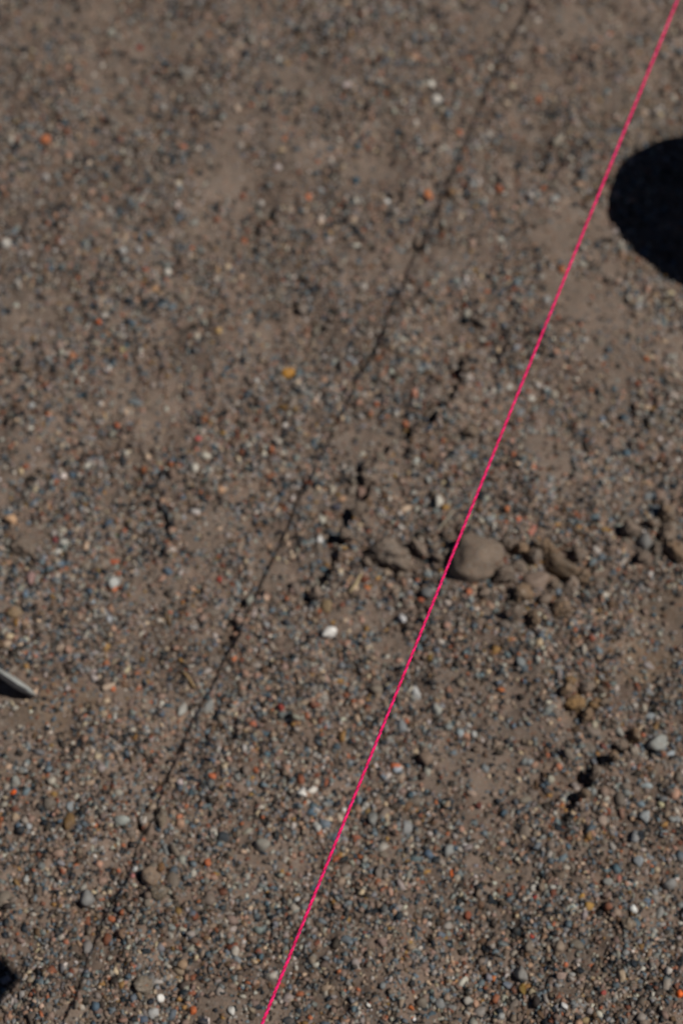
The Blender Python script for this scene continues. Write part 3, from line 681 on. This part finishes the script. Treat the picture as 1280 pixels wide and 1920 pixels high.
    (1271, 1870, 18, 17, 0, (.85, .14, .015), 'round', .85, 'pebble', 'brightest orange pebble at the right edge near the bottom'),
    (1130, 1866, 14, 12, 0, (.28, .045, .035), 'angular', .8, 'pebble', 'red chip below the pear shaped pebble, bottom right'),
    (1056, 1890, 15, 18, 30, (.58, .57, .55), 'angular', .85, 'pebble', 'white chip at the bottom, right of the olive ochre stone'),
    (1097, 1913, 18, 14, 0, (.32, .235, .12), 'round', .8, 'pebble', 'yellowish pebble at the bottom edge, right part'),
    (877, 1866, 20, 18, 0, (.34, .32, .285), 'round', .75, 'pebble', 'pale pebble near the bottom left of the steel blue chip'),
    (900, 1884, 28, 24, 0, (.23, .205, .185), 'round', .75, 'pebble', 'grey-beige stone at the bottom below the steel blue chip'),
    (938, 1897, 22, 20, 0, (.29, .29, .275), 'angular', .75, 'pebble', 'pale grey stone at the bottom, right of the grey-beige stone'),
    (825, 1871, 24, 22, 0, (.20, .21, .21), 'round', .75, 'pebble', 'grey-blue stone at the bottom, left of the grey-beige stone'),
    (771, 1881, 14, 12, 0, (.42, .12, .035), 'angular', .8, 'pebble', 'orange chip near the bottom, right of the string'),
    (777, 1903, 10, 10, 0, (.66, .62, .60), 'round', .9, 'pebble', 'tiny glinting white grain at the bottom'),  # glint put into the white colour of the grain
]
for i, (px, py, w, h, rot, rgb, kind, tall, name, lab) in enumerate(S):
    sd = i % 24 if kind in ('round', 'angular') and max(w, h) < 34 else 100 + i
    o = put_stone(name, px, py, w, h, rot, rgb, kind, sd, tall, .27 if max(w, h) > 60 else .34,
                  (random.uniform(-12, 12), random.uniform(-12, 12)))
    tag(o, lab, 'clod' if name == 'earth_clod' else ('stone' if name == 'flat_stone' else 'pebble'), 'clods and larger stones on the ground' if name != 'pebble' else 'pebbles scattered on the ground')
    STONES.append((o, px, py))

# rubble: crumbly clods round the large stones and along the small ridges
RUB = [(838, 1012, 26, 22), (862, 1004, 22, 18), (820, 1060, 22, 26), (948, 1035, 24, 22), (944, 1098, 30, 22), (975, 1042, 26, 22), (1000, 1058, 24, 26), (1022, 1042, 30, 24), (1085, 1052, 28, 24),
       (1092, 1092, 26, 22), (1068, 1112, 24, 20), (978, 1132, 28, 26), (962, 1165, 26, 22), (1045, 1160, 24, 20), (905, 1128, 28, 20), (1000, 1178, 22, 20), (1180, 1008, 26, 24), (1268, 1050, 30, 34),
       (1222, 992, 24, 20), (1248, 975, 28, 24), (1205, 1060, 24, 20), (1060, 1302, 24, 22), (1098, 1296, 26, 20), (1100, 1345, 30, 24), (1125, 1300, 22, 20), (1190, 1378, 26, 24), (1165, 1395, 24, 22),
       (1150, 1425, 24, 22), (1118, 1450, 26, 22), (1095, 1490, 24, 20), (690, 880, 26, 24), (672, 968, 24, 30), (650, 1020, 26, 24), (632, 1062, 26, 22), (592, 1118, 24, 22), (800, 806, 26, 22), (838, 772, 24, 22), (872, 700, 22, 22),
       (785, 1038, 26, 30), (690, 1060, 24, 20)]
RUBBLE = []
for i, (px, py, w, h) in enumerate(RUB):
    q = random.uniform(.85, 1.2)
    br = 1130 < px or py > 1250 or 960 < px < 1130
    rgb = tuple(c * q for c in ((.168, .114, .072) if br and i % 2 else (.162, .126, .100)))
    w, h = w * random.uniform(.95, 1.35), h * random.uniform(.95, 1.35)
    if 940 < px and py < 1200:
        w, h = w * 1.3, h * 1.2
    o = put_stone('earth_clod', px, py, w, h, random.uniform(0, 180), rgb, 'clod', 300 + i % 12, random.uniform(.9, 1.3), .24, (random.uniform(-25, 25), random.uniform(-25, 25)))
    RUBBLE.append((o, 'brown' if br and i % 2 else 'taupe', px, py))

# pale slab standing on edge at the left border, its shaded face and shadow below it
X, Y, d = to_ground(28, 1290)
pts, f = stone_shape(4, 771, 14, 16, .04, .7, 1.0)
r_ = np.random.default_rng(5)
pts = pts * np.array([.0175, .0029, .0125])
slab = link('stone_slab', mesh_np('slab', pts, f, 3, True), m_pebble)
slab.location = (X, Y, hz(X, Y) + .0075)
slab.rotation_euler = (math.radians(19), 0, math.radians(-35))
slab.color = (.40, .41, .385, 1)
tag(slab, 'pale stone slab on edge over a black sickle of shade at the left edge', 'stone', 'clods and larger stones on the ground')
PLACED.append((30, 1290, 45))

# ------------------------------------------------------------------ further single pebbles, each told by its place among the others
CW = [('dark slate', SLATE, 16), ('blue-grey', (.11, .13, .15), 14), ('grey', GREY, 14), ('pale grey', PALE, 12), ('cream', (.33, .27, .20), 7), ('taupe', TAUPE, 8),
      ('pinkish', (.27, .165, .12), 6), ('orange', (.42, .12, .045), 5), ('rust red', RUST, 4), ('ochre', (.28, .15, .04), 3), ('dark brown', BROWN, 5), ('white', (.48, .46, .42), 3)]
NICK = [('the largest flat stone', 892, 1062), ('the bright white oblong pebble', 617, 1183), ('the mustard ochre pebble', 540, 703), ('the upper orange pebble', 801, 376),
        ('the two white pebbles near the top', 812, 182), ('the orange pebble, upper left', 85, 267), ('the large ochre clod', 1085, 1318), ('the pale angular block, right', 1231, 1396),
        ('the standing pale slab', 30, 1290), ('the touching white pair', 575, 1481), ('the white pebble, lower right', 1187, 1701), ('the white pebble, bottom left', 300, 1866),
        ('the salmon pebble', 776, 745), ('the cream white pebble', 366, 884), ('the tan wedge clod', 283, 1646), ('the big black shadow', 1215, 385), ('the dark hollow, upper middle', 505, 440),
        ('the clod at the left edge', 44, 1026), ('the olive ochre stone', 980, 1851)]
SECT = ['right of', 'above right of', 'above', 'above left of', 'left of', 'below left of', 'below', 'below right of']
auto = []
tries = 0
while len(auto) < 30 and tries < 20000:
    tries += 1
    px, py = random.uniform(8, 1272), random.uniform(8, 1912)
    w = random.uniform(13, 21) * (1.0 if py > 700 else 1.1)
    X, Y, d = to_ground(px, py)
    if float(silt_mask(np.array([X]), np.array([Y]))[0]) > .45:
        continue
    if any((px - a) ** 2 + (py - b_) ** 2 < (r + w * .6 + 4) ** 2 for a, b_, r in PLACED):
        continue
    if px > 1150 and 260 < py < 520:
        continue
    k = random.choices(range(len(CW)), [c[2] for c in CW])[0]
    name, rgb, _ = CW[k]
    j = random.uniform(.85, 1.18)
    kind = random.choice(['round', 'angular', 'angular'])
    o = put_stone('pebble', px, py, w, w * random.uniform(.65, 1.1), random.uniform(0, 180), tuple(c * j for c in rgb), kind, random.randrange(24), random.uniform(.6, .9), .33,
                  (random.uniform(-15, 15), random.uniform(-15, 15)))
    ni = min(range(len(NICK)), key=lambda q: math.hypot(px - NICK[q][1], py - NICK[q][2]))
    dx, dy = px - NICK[ni][1], NICK[ni][2] - py
    se = int(round(math.degrees(math.atan2(dy, dx)) / 45.0)) % 8
    auto.append((o, name, ni, se, math.hypot(dx, dy)))
for o, name, px, py in RUBBLE:
    ni = min(range(len(NICK)), key=lambda q: math.hypot(px - NICK[q][1], py - NICK[q][2]))
    dx, dy = px - NICK[ni][1], NICK[ni][2] - py
    auto.append((o, name + ' crumbly clod', ni, int(round(math.degrees(math.atan2(dy, dx)) / 45.0)) % 8, math.hypot(dx, dy)))
ORD = ['nearest', 'second nearest', 'third nearest', 'fourth nearest', 'fifth nearest', 'sixth nearest', 'seventh nearest']
for o, name, ni, se, dist in auto:
    rank = sum(1 for q in auto if q[1] == name and q[2] == ni and q[3] == se and q[4] < dist)
    cl = 'clod' in name
    noun = name if cl else name + ' pebble'
    tag(o, f'{noun}, {ORD[rank]} such one {SECT[se]} {NICK[ni][0]}' if rank else f'{noun} nearest {SECT[se]} {NICK[ni][0]}', 'clod' if cl else 'pebble',
        'clods and larger stones on the ground' if cl else 'pebbles scattered on the ground')

# ------------------------------------------------------------------ gravel: the uncounted grains
def grains(n, lo, hi, power, level, x0, x1, y0, y1, seed, lumps=False):
    r_ = np.random.default_rng(seed)
    x = r_.uniform(x0, x1, n * 3); y = r_.uniform(y0, y1, n * 3)
    if y1 < 1.6:      # keep to the pictured ground and a rim around it
        ok = np.abs(x) < .1412 * (y * math.cos(PITCH) + H * math.sin(PITCH)) + .028
        x, y = x[ok], y[ok]
    dens = (.42 + .80 * sstep(.30, .70, vnoise(x, y, .03, 30) * .55 + vnoise(x, y, .011, 31) * .45)) * (1 - .82 * silt_mask(x, y))
    # more gravel towards the near side, more silt far away
    dens *= .62 + .50 * (1 - sstep(.75, 1.25, y))
    if lumps:         # crumbs of crusted earth, in patches
        dens = .03 + .55 * sstep(.55, .8, vnoise(x, y, .04, 33) * .6 + vnoise(x, y, .016, 34) * .4)
        for (qx, qy, qr) in [(1015, 1090, 75), (990, 1150, 60), (1225, 1020, 65), (1095, 1330, 65), (1185, 1390, 60), (1100, 1470, 45), (880, 840, 50), (700, 900, 50), (660, 1000, 45),
                             (610, 1090, 50), (770, 1060, 45), (860, 750, 45), (830, 1010, 50), (510, 440, 50), (270, 1540, 45), (300, 1670, 50), (720, 205, 60), (400, 1610, 60), (300, 940, 45), (1200, 820, 60)]:
            X_, Y_, d_ = to_ground(qx, qy)
            dens = np.maximum(dens, 1.0 * np.exp(-(((x - X_) ** 2 + ((y - Y_) * .85) ** 2) / (qr * d_ / FPX) ** 2)))
    for (qx, qy, qr) in PLACED:       # no grains inside the single stones
        X_, Y_, d_ = to_ground(qx, qy)
        dens = np.where((x - X_) ** 2 + (y - Y_) ** 2 < (.72 * qr * d_ / FPX) ** 2, 0, dens)
    keep = r_.random(len(x)) < dens
    x, y = x[keep][:n], y[keep][:n]
    m = len(x)
    size = lo * (hi / lo) ** (r_.random(m) ** power) / 2
    if level == 0:      # shards: boxes with their corners knocked about
        cb = np.array([(a_, b_, c_) for a_ in (-1, 1) for b_ in (-1, 1) for c_ in (-1, 1)], float)
        cf = np.array([(0, 1, 3), (0, 3, 2), (4, 6, 7), (4, 7, 5), (0, 4, 5), (0, 5, 1), (2, 3, 7), (2, 7, 6), (0, 2, 6), (0, 6, 4), (1, 5, 7), (1, 7, 3)])
        shapes = []
        for k in range(14):
            q = cb * r_.uniform(.35, 1.0, (8, 3))
            shapes.append((q / np.abs(q).max(0), cf))
    else:
        shapes = [stone_shape(level, 500 + k, 8, 40, .03, .42, 1.0) for k in range(14)]
    V, Fc = np.stack([s[0] for s in shapes]), shapes[0][1]
    pick = r_.integers(0, 14, m)
    P = V[pick]
    asp = np.stack([r_.uniform(.70, 1.55, m), r_.uniform(.62, 1.1, m), r_.uniform(.45, .95, m)], 1) * size[:, None]
    P = P * asp[:, None, :]
    # random turn: yaw and a tilt
    a, tx, ty = r_.uniform(0, 6.283, m), r_.normal(0, .35, m), r_.normal(0, .35, m)
    c, s = np.cos(tx)[:, None], np.sin(tx)[:, None]
    P = np.stack([P[..., 0], P[..., 1] * c - P[..., 2] * s, P[..., 1] * s + P[..., 2] * c], -1)
    c, s = np.cos(ty)[:, None], np.sin(ty)[:, None]
    P = np.stack([P[..., 0] * c + P[..., 2] * s, P[..., 1], -P[..., 0] * s + P[..., 2] * c], -1)
    c, s = np.cos(a)[:, None], np.sin(a)[:, None]
    P = np.stack([P[..., 0] * c - P[..., 1] * s, P[..., 0] * s + P[..., 1] * c, P[..., 2]], -1)
    z = height(x, y) + asp[:, 2] * r_.uniform(-.38, .42, m)
    P = P + np.stack([x, y, z], 1)[:, None, :]
    ci = r_.choice(len(PALC), m, p=PALW)
    dk = r_.random(m) < .30 * sstep(.55, .8, vnoise(x, y, .02, 41) * .5 + vnoise(x, y, .008, 42) * .5)      # dark grains gather
    ci = np.where(dk, r_.choice([5, 6, 15], m), ci)
    col = PALC[ci] * r_.uniform(.68, 1.38, m)[:, None] * r_.uniform(.94, 1.06, (m, 3))
    if lumps:
        col = np.array([.165, .133, .106]) * r_.uniform(.85, 1.15, m)[:, None] * r_.uniform(.97, 1.03, (m, 3))
    nv = P.shape[1]
    fac = (Fc[None] + (np.arange(m) * nv)[:, None, None]).reshape(-1, 3)
    return P.reshape(-1, 3), fac, np.repeat(col, nv, 0)
parts = [grains(84000, .0015, .0035, 1.1, 0, -.32, .32, .50, 1.47, 1), grains(9000, .0031, .0060, 1.9, 0, -.32, .32, .50, 1.47, 5), grains(6500, .0031, .0062, 1.9, 1, -.32, .32, .50, 1.47, 2),
         grains(2600, .0030, .0095, 1.6, 2, -.32, .32, .50, 1.47, 4, True)]
# a thinner spread beyond the picture
parts.append(grains(32000, .0028, .0085, 1.5, 1, -1.0, 1.0, -.2, 2.1, 3))
VV, FF, CC, off = [], [], [], 0
for k, (v, f, c) in enumerate(parts):
    if k == 4:      # leave the pictured area to the finer spreads
        nvp = 12
        cen = v.reshape(-1, nvp, 3).mean(1)
        out = (np.abs(cen[:, 0]) > .1412 * (cen[:, 1] * math.cos(PITCH) + H * math.sin(PITCH)) + .024) | (cen[:, 1] < .50) | (cen[:, 1] > 1.47)
        v = v.reshape(-1, nvp, 3)[out].reshape(-1, 3); c = c.reshape(-1, nvp, 3)[out].reshape(-1, 3)
        f = f[:len(v) // nvp * 20]
    VV.append(v); FF.append(f + off); CC.append(c); off += len(v)
gravel = link('gravel', mesh_np('gravel', np.concatenate(VV), np.concatenate(FF), 3, False, np.concatenate(CC)), m_gravel)
tag(gravel, 'fine mixed grey, slate, orange and taupe gravel over the sandy ground', 'gravel', None, 'stuff')

# ------------------------------------------------------------------ straws
def tube(pts, rad, sides=6, cap=True):
    bm = bmesh.new()
    rings = []
    n = len(pts)
    for i, p in enumerate(pts):
        p = Vector(p)
        t_ = (Vector(pts[min(i + 1, n - 1)]) - Vector(pts[max(i - 1, 0)])).normalized()
        a = t_.orthogonal().normalized() if abs(t_.z) < .99 else Vector((1, 0, 0))
        up = Vector((0, 0, 1)) if abs(t_.z) < .9 else Vector((0, 1, 0))
        a = t_.cross(up).normalized(); b_ = a.cross(t_).normalized()
        r = rad[i] if isinstance(rad, (list, tuple)) else rad
        rings.append([bm.verts.new(p + (a * math.cos(q * 2 * math.pi / sides) + b_ * math.sin(q * 2 * math.pi / sides)) * r) for q in range(sides)])
    for i in range(n - 1):
        for q in range(sides):
            bm.faces.new((rings[i][q], rings[i][(q + 1) % sides], rings[i + 1][(q + 1) % sides], rings[i + 1][q]))
    if cap:
        bm.faces.new(rings[0][::-1]); bm.faces.new(rings[-1])
    bmesh.ops.recalc_face_normals(bm, faces=bm.faces)
    for f_ in bm.faces: f_.smooth = True
    me = bpy.data.meshes.new('tube'); bm.to_mesh(me); bm.free()
    return me
for (a, b_, rgb, r, lab) in [((655, 1112), (680, 1076), (.36, .28, .16), .0011, 'short yellowish straw below the crooked taupe clod'),
                             ((340, 1255), (368, 1285), (.26, .17, .08), .0010, 'brown straw splinter left of the shadow line, mid height'),
                             ((505 / 2 + 0, 1858), (268, 1874), (.17, .12, .075), .0013, 'thin brown twig end under the clod near the bottom'),
                             ((818, 1004), (850, 968), (.24, .21, .16), .0009, 'thin pale straw crossing under the string above the largest stone'),
                             ((308, 1146), (322, 1172), (.16, .10, .05), .0010, 'dark brown splinter in the left part, mid height')]:
    A = to_ground(*a); B = to_ground(*b_)
    P = []
    for i in range(6):
        u = i / 5
        x, y = A[0] * (1 - u) + B[0] * u + .0006 * math.sin(u * 5), A[1] * (1 - u) + B[1] * u
        P.append((x, y, hz(x, y) + r * 1.3))
    zz = [(P[0][2] * (1 - i / 5) + P[5][2] * i / 5) for i in range(6)]
    P = [(p[0], p[1], max(p[2] * .4 + z_ * .6, p[2])) for p, z_ in zip(P, zz)]
    o = link('straw', tube(P, [r * .7, r, r, r * .95, r * .9, r * .6]), m_straw)
    o.color = (*rgb, 1)
    tag(o, lab, 'straw', 'straws and splinters on the ground')

# ------------------------------------------------------------------ the string line and its two stakes
SD = Vector((.3406, .9402, 0)).normalized()
SP = Vector((.0722, .7821, STRING_Z))
string = bpy.data.objects.new('string_line', None)
COL.objects.link(string)
string.location = SP
string.rotation_euler = (0, 0, math.atan2(SD.y, SD.x))
tag(string, 'taut hot pink twisted string line stretched above the ground', 'string')
L0, L1 = -1.10, 1.12
PITCH_S, RH, RS = .0072, .00049, .00041       # lay length, strand offset, strand radius
def strand_mesh(ph):
    n = int((L1 - L0) / PITCH_S * 12)
    x = np.linspace(L0, L1, n)
    a = x / PITCH_S * 2 * math.pi + ph
    cy, cz = RH * np.cos(a), RH * np.sin(a)
    ns = 6
    q = np.arange(ns) * 2 * math.pi / ns
    V = np.stack([np.repeat(x[:, None], ns, 1), cy[:, None] + RS * np.cos(q)[None], cz[:, None] + RS * np.sin(q)[None]], -1)
    ii = np.arange(n * ns).reshape(n, ns)
    nxt = np.roll(ii, -1, 1)
    F_ = np.stack([ii[:-1], nxt[:-1], nxt[1:], ii[1:]], -1).reshape(-1, 4)[:, ::-1]
    return mesh_np('strand', V.reshape(-1, 3), F_, 4, True)
for k in range(3):
    st = link('strand', strand_mesh(k * 2.0944), m_string, string)
    st.color = [(1, 1, 1, 1), (.62, .7, .75, 1), (1, 4.0, 1.5, 1)][k]      # one strand darker, one paler: light and dark of the twist painted in

def stake(end, lab):
    x, y = SP.x + SD.x * end, SP.y + SD.y * end
    z0 = hz(x, y)
    root = bpy.data.objects.new('wooden_stake', None); COL.objects.link(root)
    root.location = (x, y, z0); root.rotation_euler = (0, 0, math.atan2(SD.y, SD.x))
    tag(root, lab, 'stake', 'stakes that hold the string')
    bm = bmesh.new()
    rows = [(-.14, .002), (-.02, .016), (0, .0175), (.2, .0175), (.33, .0175), (.337, .0145)]
    vr = [[bm.verts.new((sx * r + .002 * math.sin(z * 9), sy * r, z)) for sx, sy in ((-1, -1), (1, -1), (1, 1), (-1, 1))] for z, r in rows]
    for a, b_ in zip(vr, vr[1:]):
        for q in range(4):
            bm.faces.new((a[q], a[(q + 1) % 4], b_[(q + 1) % 4], b_[q]))
    bm.faces.new(vr[0][::-1]); bm.faces.new(vr[-1])
    bmesh.ops.bevel(bm, geom=[e for e in bm.edges if abs((e.verts[0].co - e.verts[1].co).z) > .05], offset=.002, segments=2, affect='EDGES')
    me = bpy.data.meshes.new('post'); bm.to_mesh(me); bm.free()
    link('post', me, m_wood, root)
    ring = []
    for i in range(97):
        a = i / 96 * 2 * math.pi * 4
        c_, s_ = math.cos(a), math.sin(a)
        k = .0195 / max(abs(c_), abs(s_))
        k = min(k, .0235)
        ring.append((c_ * k, s_ * k, STRING_Z - z0 - .004 + .008 * i / 96))
    link('string_wrap', tube(ring, .0009), m_string, root)
stake(L0 - .015, 'wooden stake holding the near end of the string, outside the picture below')
stake(L1 + .015, 'wooden stake holding the far end of the string, outside the picture above')

# ------------------------------------------------------------------ unseen things added beside the picture to throw the two dark shadows
p, f = stone_shape(4, 4242, 5, 5, .03, .95, 1.1, 2.2)
X, Y, d = to_ground(1280, 400)
cob = link('shadow_cobble', mesh_np('shadow_cobble', p * np.array([.098, .068, .078]), f, 3, True), m_pebble)  # made up, out of view, to cast the dark shadow at the right
cob.location = (X + .100, Y - .020, .064)
cob.rotation_euler = (.1, -.05, -.62)
cob.color = (.11, .11, .11, 1)
tag(cob, 'big dark cobble added unseen outside the right edge so its shadow reaches in', 'stone', 'clods and larger stones on the ground')

shadow_spade = bpy.data.objects.new('shadow_spade', None); COL.objects.link(shadow_spade)  # added out of view so its handle shades the bottom left corner
base = Vector((-.17, .03, 0)); base.z = hz(base.x, base.y)
grip = Vector((-.247, .540, 0)) + SUN * 1.06
shadow_spade.location = base
ax = (grip - base)
LEN = ax.length
shadow_spade.rotation_mode = 'QUATERNION'
zq = ax.normalized()
yq = zq.cross(SUN_AZ).normalized(); xq = yq.cross(zq).normalized()
shadow_spade.rotation_quaternion = Matrix((xq, yq, zq)).transposed().to_quaternion()
tag(shadow_spade, 'spade with wooden shaft, added unseen below the picture to cast the corner shadow', 'shadow_spade')
link('shaft', tube([(0, 0, .16 + (LEN - .24) * i / 8) for i in range(9)], .0165, 14), m_wood, shadow_spade)
# D-shaped handle: yoke and grip
yoke = [(0, -.052, 0), (0, -.052, -.03), (0, -.038, -.07), (0, 0, -.10), (0, .038, -.07), (0, .052, -.03), (0, .052, 0)]
link('handle_yoke', tube([(a, b_, LEN + c_) for a, b_, c_ in yoke], .011, 10), m_wood, shadow_spade)
link('handle_grip', tube([(0, -.072, LEN), (0, -.03, LEN), (0, .03, LEN), (0, .072, LEN)], .022, 12), m_wood, shadow_spade)
bm = bmesh.new()
rows = []
for i in range(9):
    u = i / 8
    z = -.12 + .30 * u
    hw = .088 if u > .12 else .070 + .15 * u
    rows.append([bm.verts.new((.012 * (1 - (q / 4) ** 2) , hw * q / 4, z)) for q in range(-4, 5)])
for a, b_ in zip(rows, rows[1:]):
    for q in range(8):
        bm.faces.new((a[q], a[q + 1], b_[q + 1], b_[q]))
geo = bmesh.ops.solidify(bm, geom=list(bm.faces), thickness=.0025)
me = bpy.data.meshes.new('blade'); bm.to_mesh(me); bm.free()
link('blade', me, m_steel, shadow_spade)
link('socket', tube([(0.006, 0, .10), (0.004, 0, .16), (0, 0, .24), (0, 0, .34)], [.012, .019, .020, .0185], 14), m_steel, shadow_spade)
